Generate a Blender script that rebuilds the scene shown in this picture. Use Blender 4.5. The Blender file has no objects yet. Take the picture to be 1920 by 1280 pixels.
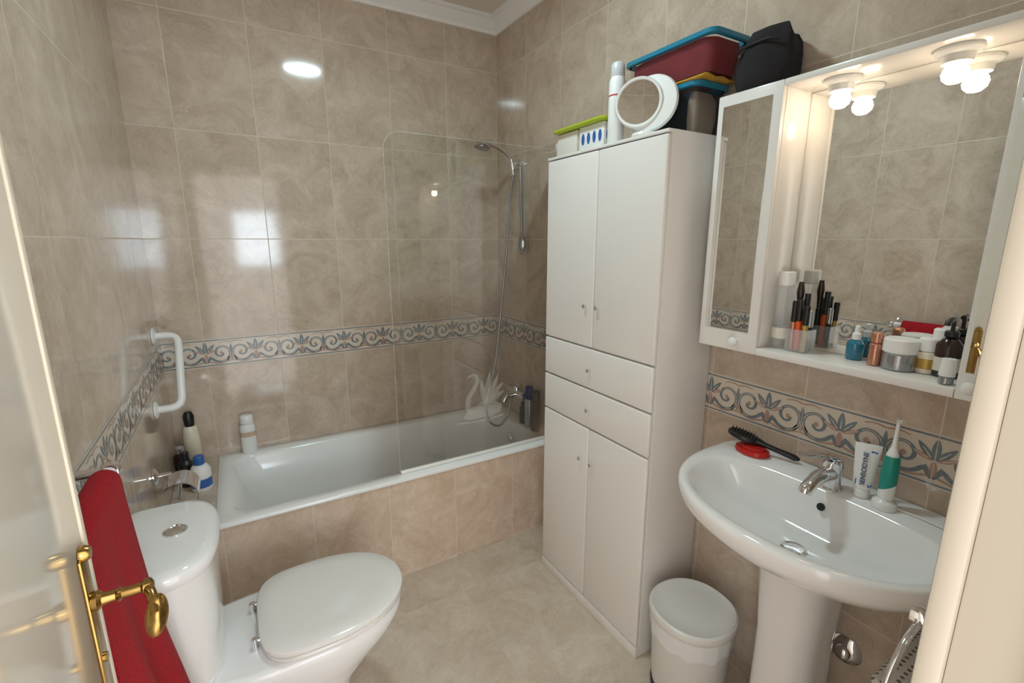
import bpy, bmesh, math, random
from mathutils import Vector, Matrix
random.seed(4)
SC = bpy.context.scene
COL = SC.collection
PI = math.pi
# ------------------------------------------------------------------ room constants (metres)
XL, XR, YB, YF, ZC = -0.315, 1.395, 2.55, 0.095, 2.68
TW, TH = 0.3094, 0.4545
ZB0, ZB1 = 0.921, 1.053
TUBX, TUBY, RIM = -0.1575, 1.8735, 0.48
CAMZ, YAW, PITCH, FPX = 1.5, 30.4, 12.1, 882.0
_sy, _cy = math.sin(math.radians(YAW)), math.cos(math.radians(YAW))
_sp, _cp = math.sin(math.radians(PITCH)), math.cos(math.radians(PITCH))
def ray(u, v):
    a, b = (u-960)/FPX, -(v-640)/FPX
    return Vector((_sy*_cp + _cy*a + _sy*_sp*b, _cy*_cp - _sy*a + _cy*_sp*b, -_sp + _cp*b))
def PZ(u, v, z):
    d = ray(u, v); t = (z-CAMZ)/d.z
    return (d.x*t, d.y*t, z)
# ------------------------------------------------------------------ materials
def S(r, g, b):
    f = lambda c: (c/255/12.92) if c/255 <= 0.04045 else ((c/255+0.055)/1.055)**2.4
    return (f(r), f(g), f(b), 1.0)
def newmat(name):
    m = bpy.data.materials.new(name); m.use_nodes = True
    nt = m.node_tree; nt.nodes.clear()
    out = nt.nodes.new('ShaderNodeOutputMaterial')
    return m, nt, out
def mth(nt, op, a, b=None, clamp=False):
    n = nt.nodes.new('ShaderNodeMath'); n.operation = op; n.use_clamp = clamp
    for i, x in enumerate((a, b)):
        if x is None: continue
        if isinstance(x, (int, float)): n.inputs[i].default_value = x
        else: nt.links.new(x, n.inputs[i])
    return n.outputs[0]
def mixc(nt, fac, a, b):
    n = nt.nodes.new('ShaderNodeMix'); n.data_type = 'RGBA'
    for i, x in ((0, fac), (6, a), (7, b)):
        if isinstance(x, (int, float, tuple)): n.inputs[i].default_value = x
        else: nt.links.new(x, n.inputs[i])
    return n.outputs[2]
def noise(nt, vec, scale, detail=4, rough=0.5, dist=0.0):
    n = nt.nodes.new('ShaderNodeTexNoise')
    n.inputs['Scale'].default_value = scale; n.inputs['Detail'].default_value = detail
    n.inputs['Roughness'].default_value = rough; n.inputs['Distortion'].default_value = dist
    if vec is not None: nt.links.new(vec, n.inputs['Vector'])
    return n
def maprange(nt, v, a, b, c=0.0, d=1.0):
    n = nt.nodes.new('ShaderNodeMapRange')
    nt.links.new(v, n.inputs[0])
    for i, x in enumerate((a, b, c, d)): n.inputs[i+1].default_value = x
    return n.outputs[0]
def pm(name, col, rough=0.4, metal=0.0, var=0.05, scale=25.0, bump=0.0, trans=0.0, sheen=0.0, coat=0.0, emit=None, alpha=1.0):
    m, nt, out = newmat(name)
    p = nt.nodes.new('ShaderNodeBsdfPrincipled')
    tc = nt.nodes.new('ShaderNodeTexCoord')
    nz = noise(nt, tc.outputs['Object'], scale, 5)
    lo = tuple(max(0, c*(1-var)) for c in col[:3])+(1,)
    hi = tuple(min(1, c*(1+var)) for c in col[:3])+(1,)
    nt.links.new(mixc(nt, nz.outputs['Fac'], lo, hi), p.inputs['Base Color'])
    p.inputs['Roughness'].default_value = rough
    p.inputs['Metallic'].default_value = metal
    p.inputs['Transmission Weight'].default_value = trans
    p.inputs['Sheen Weight'].default_value = sheen
    p.inputs['Coat Weight'].default_value = coat
    p.inputs['Coat Roughness'].default_value = 0.05
    p.inputs['Alpha'].default_value = alpha
    if emit:
        p.inputs['Emission Color'].default_value = emit[0]; p.inputs['Emission Strength'].default_value = emit[1]
    if bump:
        b = nt.nodes.new('ShaderNodeBump'); b.inputs['Strength'].default_value = bump; b.inputs['Distance'].default_value = 0.004
        nt.links.new(nz.outputs['Fac'], b.inputs['Height']); nt.links.new(b.outputs[0], p.inputs['Normal'])
    nt.links.new(p.outputs[0], out.inputs[0])
    return m
def thin_glass(name, tint, ior=1.45):
    m, nt, out = newmat(name)
    tr = nt.nodes.new('ShaderNodeBsdfTransparent'); gl = nt.nodes.new('ShaderNodeBsdfGlossy')
    tc = nt.nodes.new('ShaderNodeTexCoord'); nz = noise(nt, tc.outputs['Object'], 3)
    nt.links.new(mixc(nt, nz.outputs['Fac'], tint, tuple(min(1, c*1.02) for c in tint[:3])+(1,)), tr.inputs[0])
    gl.inputs['Roughness'].default_value = 0.01
    fr = nt.nodes.new('ShaderNodeFresnel'); fr.inputs[0].default_value = ior
    mx = nt.nodes.new('ShaderNodeMixShader')
    nt.links.new(fr.outputs[0], mx.inputs[0]); nt.links.new(tr.outputs[0], mx.inputs[1]); nt.links.new(gl.outputs[0], mx.inputs[2])
    nt.links.new(mx.outputs[0], out.inputs[0])
    return m
def tile_mat(name, ua, u0, va, vhi, vlo, split, tw=TW, th=TH, dark=S(184,165,146), light=S(214,197,180), grout=S(219,207,193), rough=0.08, gw=0.0014, bumpk=0.35):
    m, nt, out = newmat(name)
    p = nt.nodes.new('ShaderNodeBsdfPrincipled')
    geo = nt.nodes.new('ShaderNodeNewGeometry'); sep = nt.nodes.new('ShaderNodeSeparateXYZ')
    nt.links.new(geo.outputs['Position'], sep.inputs[0])
    ix = {'X': 0, 'Y': 1, 'Z': 2}
    u = mth(nt, 'DIVIDE', mth(nt, 'SUBTRACT', sep.outputs[ix[ua]], u0), tw)
    vv = sep.outputs[ix[va]]
    sel = mth(nt, 'GREATER_THAN', vv, split)
    off = mth(nt, 'ADD', mth(nt, 'MULTIPLY', sel, vhi-vlo), vlo)
    v = mth(nt, 'DIVIDE', mth(nt, 'SUBTRACT', vv, off), th)
    fu, fv = mth(nt, 'FRACT', u), mth(nt, 'FRACT', v)
    du = mth(nt, 'MULTIPLY', mth(nt, 'MINIMUM', fu, mth(nt, 'SUBTRACT', 1.0, fu)), tw)
    dv = mth(nt, 'MULTIPLY', mth(nt, 'MINIMUM', fv, mth(nt, 'SUBTRACT', 1.0, fv)), th)
    d = mth(nt, 'MINIMUM', du, dv)
    tile = maprange(nt, d, gw*0.6, gw*1.3)
    cmb = nt.nodes.new('ShaderNodeCombineXYZ')
    nt.links.new(mth(nt, 'FLOOR', u), cmb.inputs[0]); nt.links.new(mth(nt, 'ADD', mth(nt, 'FLOOR', v), mth(nt, 'MULTIPLY', sel, 17.0)), cmb.inputs[1])
    wn = nt.nodes.new('ShaderNodeTexWhiteNoise'); wn.noise_dimensions = '3D'; nt.links.new(cmb.outputs[0], wn.inputs['Vector'])
    vs = nt.nodes.new('ShaderNodeVectorMath'); vs.operation = 'SCALE'; vs.inputs['Scale'].default_value = 7.0
    nt.links.new(wn.outputs['Color'], vs.inputs[0])
    va_ = nt.nodes.new('ShaderNodeVectorMath'); va_.operation = 'ADD'
    nt.links.new(vs.outputs[0], va_.inputs[0]); nt.links.new(geo.outputs['Position'], va_.inputs[1])
    vec = va_.outputs[0]
    n1 = noise(nt, vec, 6.0, 9, 0.70, 0.9)
    f1 = maprange(nt, n1.outputs['Fac'], 0.34, 0.66)
    c = mixc(nt, f1, dark, light)
    n2 = noise(nt, vec, 9.0, 9, 0.64, 1.6)
    vein = mth(nt, 'ABSOLUTE', mth(nt, 'SUBTRACT', n2.outputs['Fac'], 0.44))
    vf = maprange(nt, vein, 0.0, 0.014, 0.34, 0.0)
    c = mixc(nt, vf, c, tuple(x*0.64 for x in dark[:3])+(1,))
    n3 = noise(nt, vec, 38.0, 5, 0.7, 0.5)
    c = mixc(nt, maprange(nt, n3.outputs['Fac'], 0.54, 0.70, 0.0, 0.30), c, tuple(min(1, x*1.18) for x in light[:3])+(1,))
    c = mixc(nt, tile, grout, c)
    nt.links.new(c, p.inputs['Base Color'])
    nt.links.new(maprange(nt, tile, 0, 1, 0.6, rough), p.inputs['Roughness'])
    hgt = mth(nt, 'ADD', tile, mth(nt, 'MULTIPLY', noise(nt, geo.outputs['Position'], 6.0, 2).outputs['Fac'], 0.5))
    b = nt.nodes.new('ShaderNodeBump'); b.inputs['Strength'].default_value = bumpk; b.inputs['Distance'].default_value = 0.0012
    nt.links.new(hgt, b.inputs['Height']); nt.links.new(b.outputs[0], p.inputs['Normal'])
    nt.links.new(p.outputs[0], out.inputs[0])
    return m
def dots_mat(name, col, hole, step):
    m, nt, out = newmat(name)
    p = nt.nodes.new('ShaderNodeBsdfPrincipled'); geo = nt.nodes.new('ShaderNodeNewGeometry'); sep = nt.nodes.new('ShaderNodeSeparateXYZ')
    nt.links.new(geo.outputs['Position'], sep.inputs[0])
    a = mth(nt, 'SUBTRACT', mth(nt, 'FRACT', mth(nt, 'DIVIDE', sep.outputs[0], step)), 0.5)
    b = mth(nt, 'SUBTRACT', mth(nt, 'FRACT', mth(nt, 'DIVIDE', sep.outputs[1], step)), 0.5)
    r = mth(nt, 'ADD', mth(nt, 'MULTIPLY', a, a), mth(nt, 'MULTIPLY', b, b))
    nt.links.new(mixc(nt, maprange(nt, r, 0.05, 0.07), hole, col), p.inputs['Base Color'])
    p.inputs['Roughness'].default_value = 0.4
    nt.links.new(p.outputs[0], out.inputs[0])
    return m
M_ = {}
M_['tile_back'] = tile_mat('tile_back', 'X', XR, 'Z', ZB1, ZB0, 1.0)
M_['tile_side'] = tile_mat('tile_side', 'Y', YB, 'Z', ZB1, ZB0, 1.0)
M_['tile_apron_bounce_lit'] = tile_mat('tile_apron_bounce_lit', 'X', XR+0.015, 'Z', ZB1, ZB0, 1.0, dark=S(202,178,156), light=S(228,209,190), grout=S(228,214,198))  # warmer, paler copy of the wall tile: floor bounce light put into the colour
M_['tile_ledge'] = tile_mat('tile_ledge', 'X', XR, 'Y', YB, YB, 9.0, th=TW)
M_['floor'] = tile_mat('floor_tile', 'X', 0.27, 'Y', 0.30, 0.30, -9.0, tw=0.45, th=0.45, dark=S(194,178,158), light=S(218,204,187), grout=S(204,190,172), rough=0.2, gw=0.0008, bumpk=0.12)
M_['plaster'] = pm('ceiling_paint', S(232,223,212), 0.85, var=0.02, scale=8)
M_['mould'] = pm('moulding_paint', S(250,249,248), 0.5, var=0.01)
M_['paint'] = pm('frame_paint', S(184,174,158), 0.4, var=0.02, scale=6)
M_['doorwhite'] = pm('door_lacquer', S(208,199,186), 0.09, var=0.01)
M_['ceramic'] = pm('white_ceramic', S(238,237,236), 0.07, var=0.01, scale=4, coat=0.4)
M_['enamel'] = pm('tub_enamel', S(242,242,240), 0.12, var=0.01, scale=4)
M_['seat'] = pm('seat_plastic', S(232,229,224), 0.16, var=0.01)
M_['lacquer'] = pm('cabinet_lacquer', S(234,230,225), 0.22, var=0.012, scale=4)
M_['white'] = pm('white_plastic', S(236,235,232), 0.3, var=0.02)
M_['greywhite'] = pm('bin_plastic', S(222,219,214), 0.3, var=0.02)
M_['chrome'] = pm('chrome', (0.78, 0.78, 0.80, 1), 0.08, 1.0, var=0.03)
M_['brass'] = pm('brass', S(174,140,82), 0.2, 1.0, var=0.08)
M_['mirror'] = pm('mirror_silver', (0.88, 0.885, 0.87, 1), 0.0, 1.0, var=0.004, scale=2)
M_['glass'] = thin_glass('screen_glass', (0.955, 0.966, 0.958, 1), 1.55)
M_['glassedge'] = pm('glass_edge', S(206,214,208), 0.15, var=0.04, alpha=0.34)
M_['clear'] = pm('clear_plastic', S(226,230,232), 0.08, alpha=0.22)
M_['bluebox'] = pm('blue_plastic', S(40,128,158), 0.2, var=0.04)
M_['smoke'] = pm('smoky_clear_plastic', S(50,58,70), 0.12, alpha=0.40)
M_['bluefilm'] = pm('blue_clear_plastic', S(110,90,100), 0.12, alpha=0.16)
M_['frost'] = pm('frosted_film', S(222,220,214), 0.6, alpha=0.28)
M_['black'] = pm('black_plastic', S(26,25,26), 0.35, var=0.1)
M_['felt'] = pm('black_felt', S(31,28,30), 0.95, var=0.3, scale=60, bump=0.5)
M_['red'] = pm('red_terry', S(160,3,22), 0.95, var=0.38, scale=190, bump=1.0)
M_['redcloth'] = pm('dark_red_cloth', S(126,32,34), 0.9, var=0.25, scale=30, bump=0.6)
M_['redplastic'] = pm('red_plastic', S(192,36,26), 0.3)
M_['yellow'] = pm('mustard_cloth', S(186,140,46), 0.9, var=0.15, bump=0.5)
M_['beige'] = pm('beige_cloth', S(200,178,156), 0.9, var=0.15, bump=0.5)
M_['lime'] = pm('lime_plastic', S(172,192,38), 0.35)
M_['cream'] = pm('cream_plastic', S(228,218,198), 0.25)
M_['blue'] = pm('blue_label', S(46,96,168), 0.3)
M_['navy'] = pm('navy_ink', S(20,44,116), 0.4)
M_['teal'] = pm('teal_plastic', S(20,142,128), 0.3)
M_['copper'] = pm('rose_metal', S(202,146,122), 0.25, 0.7)
M_['tealglass'] = pm('teal_glass', S(28,114,144), 0.08, coat=0.5)
M_['brown'] = pm('amber_bottle', S(48,29,20), 0.15)
M_['label'] = pm('paper_label', S(220,215,204), 0.6)
M_['orange'] = pm('orange_plastic', S(224,86,24), 0.35)
M_['gold'] = pm('gold_label', S(190,155,80), 0.35, 0.5)
M_['silver'] = pm('silver_plastic', S(172,174,178), 0.25, 0.8)
M_['greycap'] = pm('grey_cap', S(202,204,206), 0.3)
M_['dark'] = pm('dark_hole', S(20,20,20), 0.6)
M_['rubber'] = pm('seal_rubber', S(240,240,236), 0.4)
M_['bag'] = pm('bin_liner', S(232,232,232), 0.3, var=0.04, scale=60, bump=0.6)
M_['holes'] = dots_mat('perforated_plastic', S(228,226,222), S(116,112,108), 0.017)
M_['bcream'] = pm('border_cream', S(218,206,191), 0.12, var=0.05, scale=30)
M_['bblue'] = pm('border_blue', S(122,131,137), 0.15, var=0.25, scale=80)
M_['brust'] = pm('border_rust', S(182,148,130), 0.15, var=0.2, scale=80)
M_['btan'] = pm('border_tan', S(184,165,149), 0.15, var=0.12, scale=50)
M_['bulb'] = pm('bulb_glow', S(255,240,215), 0.3, emit=((1.0, 0.82, 0.60, 1), 15.0))
# ------------------------------------------------------------------ mesh builder
OFF = {}
class B:
    def __init__(s): s.v = []; s.f = []; s.m = []
    def add(s, vs, fs, mi=0, M=None):
        o = len(s.v)
        for p in vs:
            q = Vector(p)
            if M is not None: q = M @ q
            s.v.append(tuple(q))
        for f in fs: s.f.append(tuple(i+o for i in f)); s.m.append(mi)
        return s
    def box(s, x0, x1, y0, y1, z0, z1, bev=0.0, seg=2, mi=0, M=None):
        bm = bmesh.new(); bmesh.ops.create_cube(bm, size=1.0)
        for v in bm.verts: v.co = Vector(((x0+x1)/2+v.co.x*(x1-x0), (y0+y1)/2+v.co.y*(y1-y0), (z0+z1)/2+v.co.z*(z1-z0)))
        if bev: bmesh.ops.bevel(bm, geom=list(bm.edges), offset=bev, segments=seg, profile=0.5, affect='EDGES')
        bm.verts.index_update()
        s.add([tuple(v.co) for v in bm.verts], [[v.index for v in f.verts] for f in bm.faces], mi, M); bm.free(); return s
    def loft(s, rings, c0=True, c1=True, mi=0, M=None, closed=True):
        n = len(rings[0]); vs = [p for r in rings for p in r]; fs = []
        for k in range(len(rings)-1):
            for i in range(n if closed else n-1):
                j = (i+1) % n
                fs.append((k*n+i, k*n+j, (k+1)*n+j, (k+1)*n+i))
        if c0: fs.append(tuple(range(n-1, -1, -1)))
        if c1: fs.append(tuple((len(rings)-1)*n+i for i in range(n)))
        return s.add(vs, fs, mi, M)
    def lathe(s, prof, n=32, mi=0, M=None, sy=1.0):
        rings = [[(max(r, 1e-5)*math.cos(2*PI*i/n), sy*max(r, 1e-5)*math.sin(2*PI*i/n), z) for i in range(n)] for r, z in prof]
        return s.loft(rings, True, True, mi, M)
    def tube(s, path, r, n=12, mi=0, M=None, cap=True, closed=False, flat=1.0):
        P = [Vector(p) for p in path]; N = len(P); rings = []
        up = None
        for i in range(N):
            if closed: t = (P[(i+1) % N]-P[i-1]).normalized()
            else: t = (P[min(i+1, N-1)]-P[max(i-1, 0)]).normalized()
            if up is None:
                up = Vector((0, 0, 1)) if abs(t.z) < 0.9 else Vector((0, 1, 0))
            a = (up - t*up.dot(t)).normalized(); b = t.cross(a); up = a
            rr = r[min(i, len(r)-1)] if isinstance(r, (list, tuple)) else r
            rings.append([tuple(P[i]+a*(rr*flat*math.cos(2*PI*k/n))+b*(rr*math.sin(2*PI*k/n))) for k in range(n)])
        if closed: rings.append(rings[0]); cap = False
        return s.loft(rings, cap, cap, mi, M)
    def prism(s, poly, d0, d1, fn, mi=0, side=None):
        n = len(poly)
        vs = [fn(a, b, d0) for a, b in poly]+[fn(a, b, d1) for a, b in poly]
        s.add(vs, [tuple(range(n-1, -1, -1)), tuple(range(n, 2*n))], mi)
        return s.add(vs, [(i, (i+1) % n, n+(i+1) % n, n+i) for i in range(n)], mi if side is None else side)
    def poly(s, pts, fn, d, mi=0): return s.add([fn(a, b, d) for a, b in pts], [tuple(range(len(pts)))], mi)
    def ribbon(s, pts, w0, w1, fn, d, mi=0):
        n = len(pts); vs = []
        for i in range(n):
            a = Vector(pts[max(i-1, 0)]); b = Vector(pts[min(i+1, n-1)]); t = (b-a).normalized(); w = w0+(w1-w0)*i/(n-1)
            p = Vector(pts[i]); q = Vector((-t.y, t.x))*w/2
            vs += [fn(p.x+q.x, p.y+q.y, d), fn(p.x-q.x, p.y-q.y, d)]
        return s.add(vs, [(2*i, 2*i+1, 2*i+3, 2*i+2) for i in range(n-1)], mi)
    def leaf(s, cx, cz, ang, L, W, fn, d, mi=0):
        pts = []
        for i in range(14):
            t = 2*PI*i/14; x = 0.5-0.5*math.cos(t); y = math.sin(t)*W/2*(0.55+0.45*math.sin(PI*min(1, x*0.9+0.1)))
            x *= L
            pts.append((cx+x*math.cos(ang)-y*math.sin(ang), cz+x*math.sin(ang)+y*math.cos(ang)))
        return s.poly(pts, fn, d, mi)
    def build(s, name, mat, parent=None, origin=None, ang=38, recalc=True):
        off = Vector((0, 0, 0))
        if parent is not None: off = OFF.get(parent, Vector((0, 0, 0)))
        elif origin is not None: off = Vector(origin)
        me = bpy.data.meshes.new(name)
        me.from_pydata([tuple(Vector(p)-off) for p in s.v], [], s.f)
        for mm in (mat if isinstance(mat, list) else [mat]): me.materials.append(mm)
        me.polygons.foreach_set('material_index', s.m)
        if recalc:
            bm = bmesh.new(); bm.from_mesh(me); bmesh.ops.recalc_face_normals(bm, faces=bm.faces); bm.to_mesh(me); bm.free()
        me.polygons.foreach_set('use_smooth', [True]*len(me.polygons))
        me.set_sharp_from_angle(angle=math.radians(ang)); me.update()
        o = bpy.data.objects.new(name, me); COL.objects.link(o)
        if parent is not None: o.parent = parent; OFF[o] = off
        elif origin is not None: o.location = origin; OFF[o] = off
        return o
def thing(name, label, cat, loc=(0, 0, 0), rz=0.0, group=None, local=False):
    o = bpy.data.objects.new(name, None); o.empty_display_size = 0.05; COL.objects.link(o)
    o.location = loc; o.rotation_euler = (0, 0, rz)
    if label: o['label'] = label; o['category'] = cat
    if group: o['group'] = group
    OFF[o] = Vector((0, 0, 0)) if local else Vector(loc)
    return o
def tag(o, label, cat, group=None):
    o['label'] = label; o['category'] = cat
    if group: o['group'] = group
    return o
def struct(o): o['kind'] = 'structure'; return o
def sup(cx, cy, a, b, w, na, nb, z, d=1, N=64):
    out = []
    for i in range(N):
        t = 2*PI*i/N; c, s_ = math.cos(t), math.sin(t)
        n, A = (na, a) if c >= 0 else (nb, b)
        x = A*math.copysign(abs(c)**(2/n), c); y = w*math.copysign(abs(s_)**(2/n), s_)
        out.append((cx+d*x, cy+y, z))
    return out
def rrect(x0, x1, y0, y1, r, z, n=8):
    pts = []
    for cx, cy, a0 in ((x1-r, y1-r, 0), (x0+r, y1-r, 90), (x0+r, y0+r, 180), (x1-r, y0+r, 270)):
        for i in range(n+1):
            a = math.radians(a0+90*i/n); pts.append((cx+r*math.cos(a), cy+r*math.sin(a), z))
    return pts
def fillet(P, r, n=6):
    P = [Vector(p) for p in P]; out = [P[0]]
    for i in range(1, len(P)-1):
        a, b, c = P[i-1], P[i], P[i+1]
        q0 = b+(a-b).normalized()*min(r, (a-b).length*0.49); q1 = b+(c-b).normalized()*min(r, (c-b).length*0.49)
        for k in range(n+1):
            t = k/n; out.append(q0*(1-t)**2+b*2*t*(1-t)+q1*t*t)
    out.append(P[-1]); return out
def spline(P, n=8):
    P = [Vector(p) for p in P]; Q = [P[0]*2-P[1]]+P+[P[-1]*2-P[-2]]; out = []
    for i in range(1, len(Q)-2):
        for k in range(n):
            t = k/n; a, b, c, d = Q[i-1:i+3]
            out.append(0.5*((2*b)+(c-a)*t+(2*a-5*b+4*c-d)*t*t+(3*b-a-3*c+d)*t**3))
    out.append(P[-1]); return out
def axis_M(loc, direction):
    z = Vector(direction).normalized(); q = Vector((0, 0, 1)).rotation_difference(z)
    return Matrix.Translation(loc) @ q.to_matrix().to_4x4()
def T(x, y, z): return Matrix.Translation((x, y, z))
def text(name, s, size, mat, parent, M, ext=0.0002):
    cu = bpy.data.curves.new(name, 'FONT'); cu.body = s; cu.size = size; cu.align_x = 'CENTER'; cu.align_y = 'CENTER'; cu.extrude = ext
    o = bpy.data.objects.new('tmp', cu); COL.objects.link(o)
    dg = bpy.context.evaluated_depsgraph_get(); dg.update()
    me = bpy.data.meshes.new_from_object(o.evaluated_get(dg)); bpy.data.objects.remove(o)
    me.transform(M); me.materials.clear(); me.materials.append(mat); me.name = name
    r = bpy.data.objects.new(name, me); COL.objects.link(r); r.parent = parent; return r
# ------------------------------------------------------------------ SETTING
struct(B().box(XL-0.1, XR+0.1, -0.4, YB+0.1, -0.08, 0).build('floor', M_['floor']))
struct(B().box(XL-0.1, XR+0.1, -0.05, YB+0.1, ZC, ZC+0.08).build('ceiling', M_['plaster']))
wb = struct(B().box(XL-0.1, XR+0.1, YB, YB+0.1, 0, ZC).build('wall_back', M_['tile_back']))
wl = struct(B().box(XL-0.1, XL, -0.02, YB, 0, ZC).build('wall_left', M_['tile_side']))
wr = struct(B().box(XR, XR+0.1, -0.02, YB, 0, ZC).build('wall_right', M_['tile_side']))
DX0, DX1, DZ = -0.262, 0.452, 2.06
struct(B().box(XL, DX0-0.03, -0.02, YF, 0, ZC).box(DX1+0.03, XR, -0.02, YF, 0, ZC).box(DX0-0.03, DX1+0.03, -0.02, YF, DZ+0.03, ZC).build('wall_front', M_['tile_back']))
def border(parent, L, fn):
    b = B(); hb = ZB1-ZB0
    def rect(s0, s1, z0, z1, d, mi): b.poly([(s0, z0), (s1, z0), (s1, z1), (s0, z1)], fn, d, mi)
    rect(0, L, 0, hb, 0.0006, 0)
    for z0, z1, mi in ((0.004, 0.009, 1), (hb-0.009, hb-0.004, 1)): rect(0, L, z0, z1, 0.0009, mi)
    W = TW*2/3; k = 0; KX = W/(TW/2)
    w_ = W/KX
    while k*W < L+W:
        s0 = k*W+W/2
        def g(a, bb, d, s0=s0): return fn(min(max(s0+a*KX, 0), L), bb, d)
        for a, ln, w, mi in ((90, 0.054, 0.014, 1), (58, 0.048, 0.013, 1), (122, 0.048, 0.013, 1), (30, 0.034, 0.011, 2), (150, 0.034, 0.011, 2)):
            ca, sa = math.cos(math.radians(a)), math.sin(math.radians(a))
            b.leaf(0.004*ca, 0.062+0.004*sa, math.radians(a), ln, w, g, 0.0014+a*1e-6, mi)
            b.ribbon([(0.012*ca, 0.062+0.012*sa), (0.038*ca, 0.062+0.038*sa)], 0.0024, 0.0012, g, 0.0017, 0)
        b.leaf(0, 0.064, math.radians(270), 0.044, 0.012, g, 0.0016, 2)
        for sg in (-1, 1):
            pts = []
            for i in range(46):
                f = i/45; th = math.radians(200+500*f); r = 0.036*(1-f)**0.8+0.005
                pts.append((sg*(0.047+r*0.86*math.cos(th)), 0.064+r*1.16*math.sin(th)))
            b.ribbon([(sg*0.000, 0.020), (sg*0.006, 0.030)]+pts, 0.0095, 0.0065, g, 0.0013, 1)
            b.ribbon([(p[0], p[1]) for p in pts[6:26]], 0.0020, 0.0016, g, 0.0018, 0)
            b.leaf(sg*0.047, 0.056, math.radians(90), 0.016, 0.010, g, 0.0015, 2)
            pts = [(sg*(0.0+w_/2*i/24), 0.020+0.005*math.cos(PI*i/24*2)) for i in range(25)]
            b.ribbon(pts, 0.006, 0.005, g, 0.0011, 2)
            b.leaf(sg*0.062, 0.024, math.radians(70 if sg > 0 else 110), 0.024, 0.008, g, 0.0013, 2)
            b.ribbon([(sg*(0.040+0.037*i/14), 0.112+0.005*math.sin(PI*i/14)) for i in range(15)], 0.003, 0.005, g, 0.0012, 2)
        b.leaf(w_/2, 0.050, math.radians(90), 0.056, 0.009, g, 0.0019, 1)
        b.leaf(w_/2, 0.052, math.radians(270), 0.028, 0.008, g, 0.0019, 2)
        k += 1
    s = 0.0
    while s < L:
        rect(s-0.0008 if s > 0 else 0, s+0.0008, 0, hb, 0.0021, 0); s += TW
    o = b.build('tile_border', [M_['bcream'], M_['bblue'], M_['brust'], M_['btan']], parent, recalc=False)
    o['label'] = 'decorated tile border of grey blue leaves and tan scrolls'
border(wb, XR-XL, lambda s, z, d: (XR-s, YB-d, ZB0+z))
border(wr, YB-YF, lambda s, z, d: (XR-d, YB-s, ZB0+z))
border(wl, YB-YF, lambda s, z, d: (XL+d, YB-s, ZB0+z))
# cove moulding
prof = [(0, 2.606), (0.012, 2.606), (0.012, 2.622), (0.024, 2.630), (0.038, 2.646), (0.050, 2.662), (0.062, 2.664), (0.066, 2.668), (0.066, 2.6799), (0, 2.6799)]
rings = [[(XL+d, YF+d, z), (XR-d, YF+d, z), (XR-d, YB-d, z), (XL+d, YB-d, z)] for d, z in prof]
struct(B().loft(rings, False, False).build('trim_1', M_['mould']))
# door frame
b = B()
b.box(DX1, DX1+0.03, -0.03, 0.094, 0, DZ+0.03, 0.002); b.box(DX0-0.03, DX0, -0.03, 0.094, 0, DZ+0.03, 0.002); b.box(DX0, DX1, -0.03, 0.094, DZ, DZ+0.03, 0.002)
b.box(DX1-0.003, DX1+0.075, 0.094, 0.112, 0, DZ+0.08, 0.004); b.box(DX0+0.003, DX1+0.075, 0.0945, 0.111, DZ, DZ+0.075, 0.004)
b.box(DX1-0.014, DX1+0.001, -0.03, 0.045, 0, DZ, 0.002)
struct(b.build('trim_2', M_['paint']))
# door leaf
DXF, DYE, HY, HZ = -0.195, 0.7175, 0.684, 1.068
dr = thing('door_1', None, None, (DXF-0.018, 0.098, 0)); struct(dr)
b = B(); b.box(DXF-0.036, DXF, 0.098, DYE, 0.008, 2.04, 0.003); b.build('door_leaf', M_['doorwhite'], dr)
b = B(); b.box(DXF-0.001, DXF+0.003, DYE-0.012, DYE-0.0005, 0.01, 2.038, 0.0014, 3); b.build('lit_edge_strip', M_['cream'], dr)  # added paler strip: light on the bevelled door edge put into its colour
b = B(); b.box(DXF-0.0005, DXF+0.004, HY-0.010, HY+0.018, HZ-0.145, HZ+0.062, 0.002)
b.lathe([(0, 0), (0.010, 0), (0.010, 0.005), (0.007, 0.010), (0, 0.010)], 20, M=axis_M((DXF+0.001, HY+0.004, HZ+0.066), (1, 0, 0)))
b.lathe([(0, 0), (0.006, 0), (0.006, 0.004), (0, 0.004)], 16, M=axis_M((DXF+0.003, HY+0.003, HZ-0.08), (1, 0, 0)))
lp = b.build('lock_plate', M_['brass'], dr); lp['label'] = 'brass lock plate'
b = B()
b.lathe([(0, 0), (0.012, 0), (0.012, 0.005), (0.008, 0.009), (0.0065, 0.022), (0.009, 0.025), (0.0065, 0.028), (0.0065, 0.047), (0.0095, 0.050), (0.0095, 0.057), (0.005, 0.060), (0, 0.060)], 24, M=axis_M((DXF+0.004, HY+0.004, HZ), (1, 0, 0)))
b.tube(spline([(DXF+0.057, HY+0.004, HZ), (DXF+0.062, HY-0.010, HZ-0.001), (DXF+0.066, HY-0.024, HZ-0.009), (DXF+0.068, HY-0.034, HZ-0.017)]), 0.0058, 12)
b.lathe([(0, 0), (0.008, 0.001), (0.0135, 0.004), (0.015, 0.008), (0.0125, 0.012), (0.007, 0.014), (0.004, 0.016), (0, 0.0165)], 28, M=axis_M((DXF+0.066, HY-0.022, HZ-0.025), (0.22, -1, 0.35)) @ Matrix.Diagonal((0.80, 1.7, 1, 1)))
lv = b.build('lever_handle', M_['brass'], dr); lv['label'] = 'brass lever handle with a rounded end'
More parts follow.
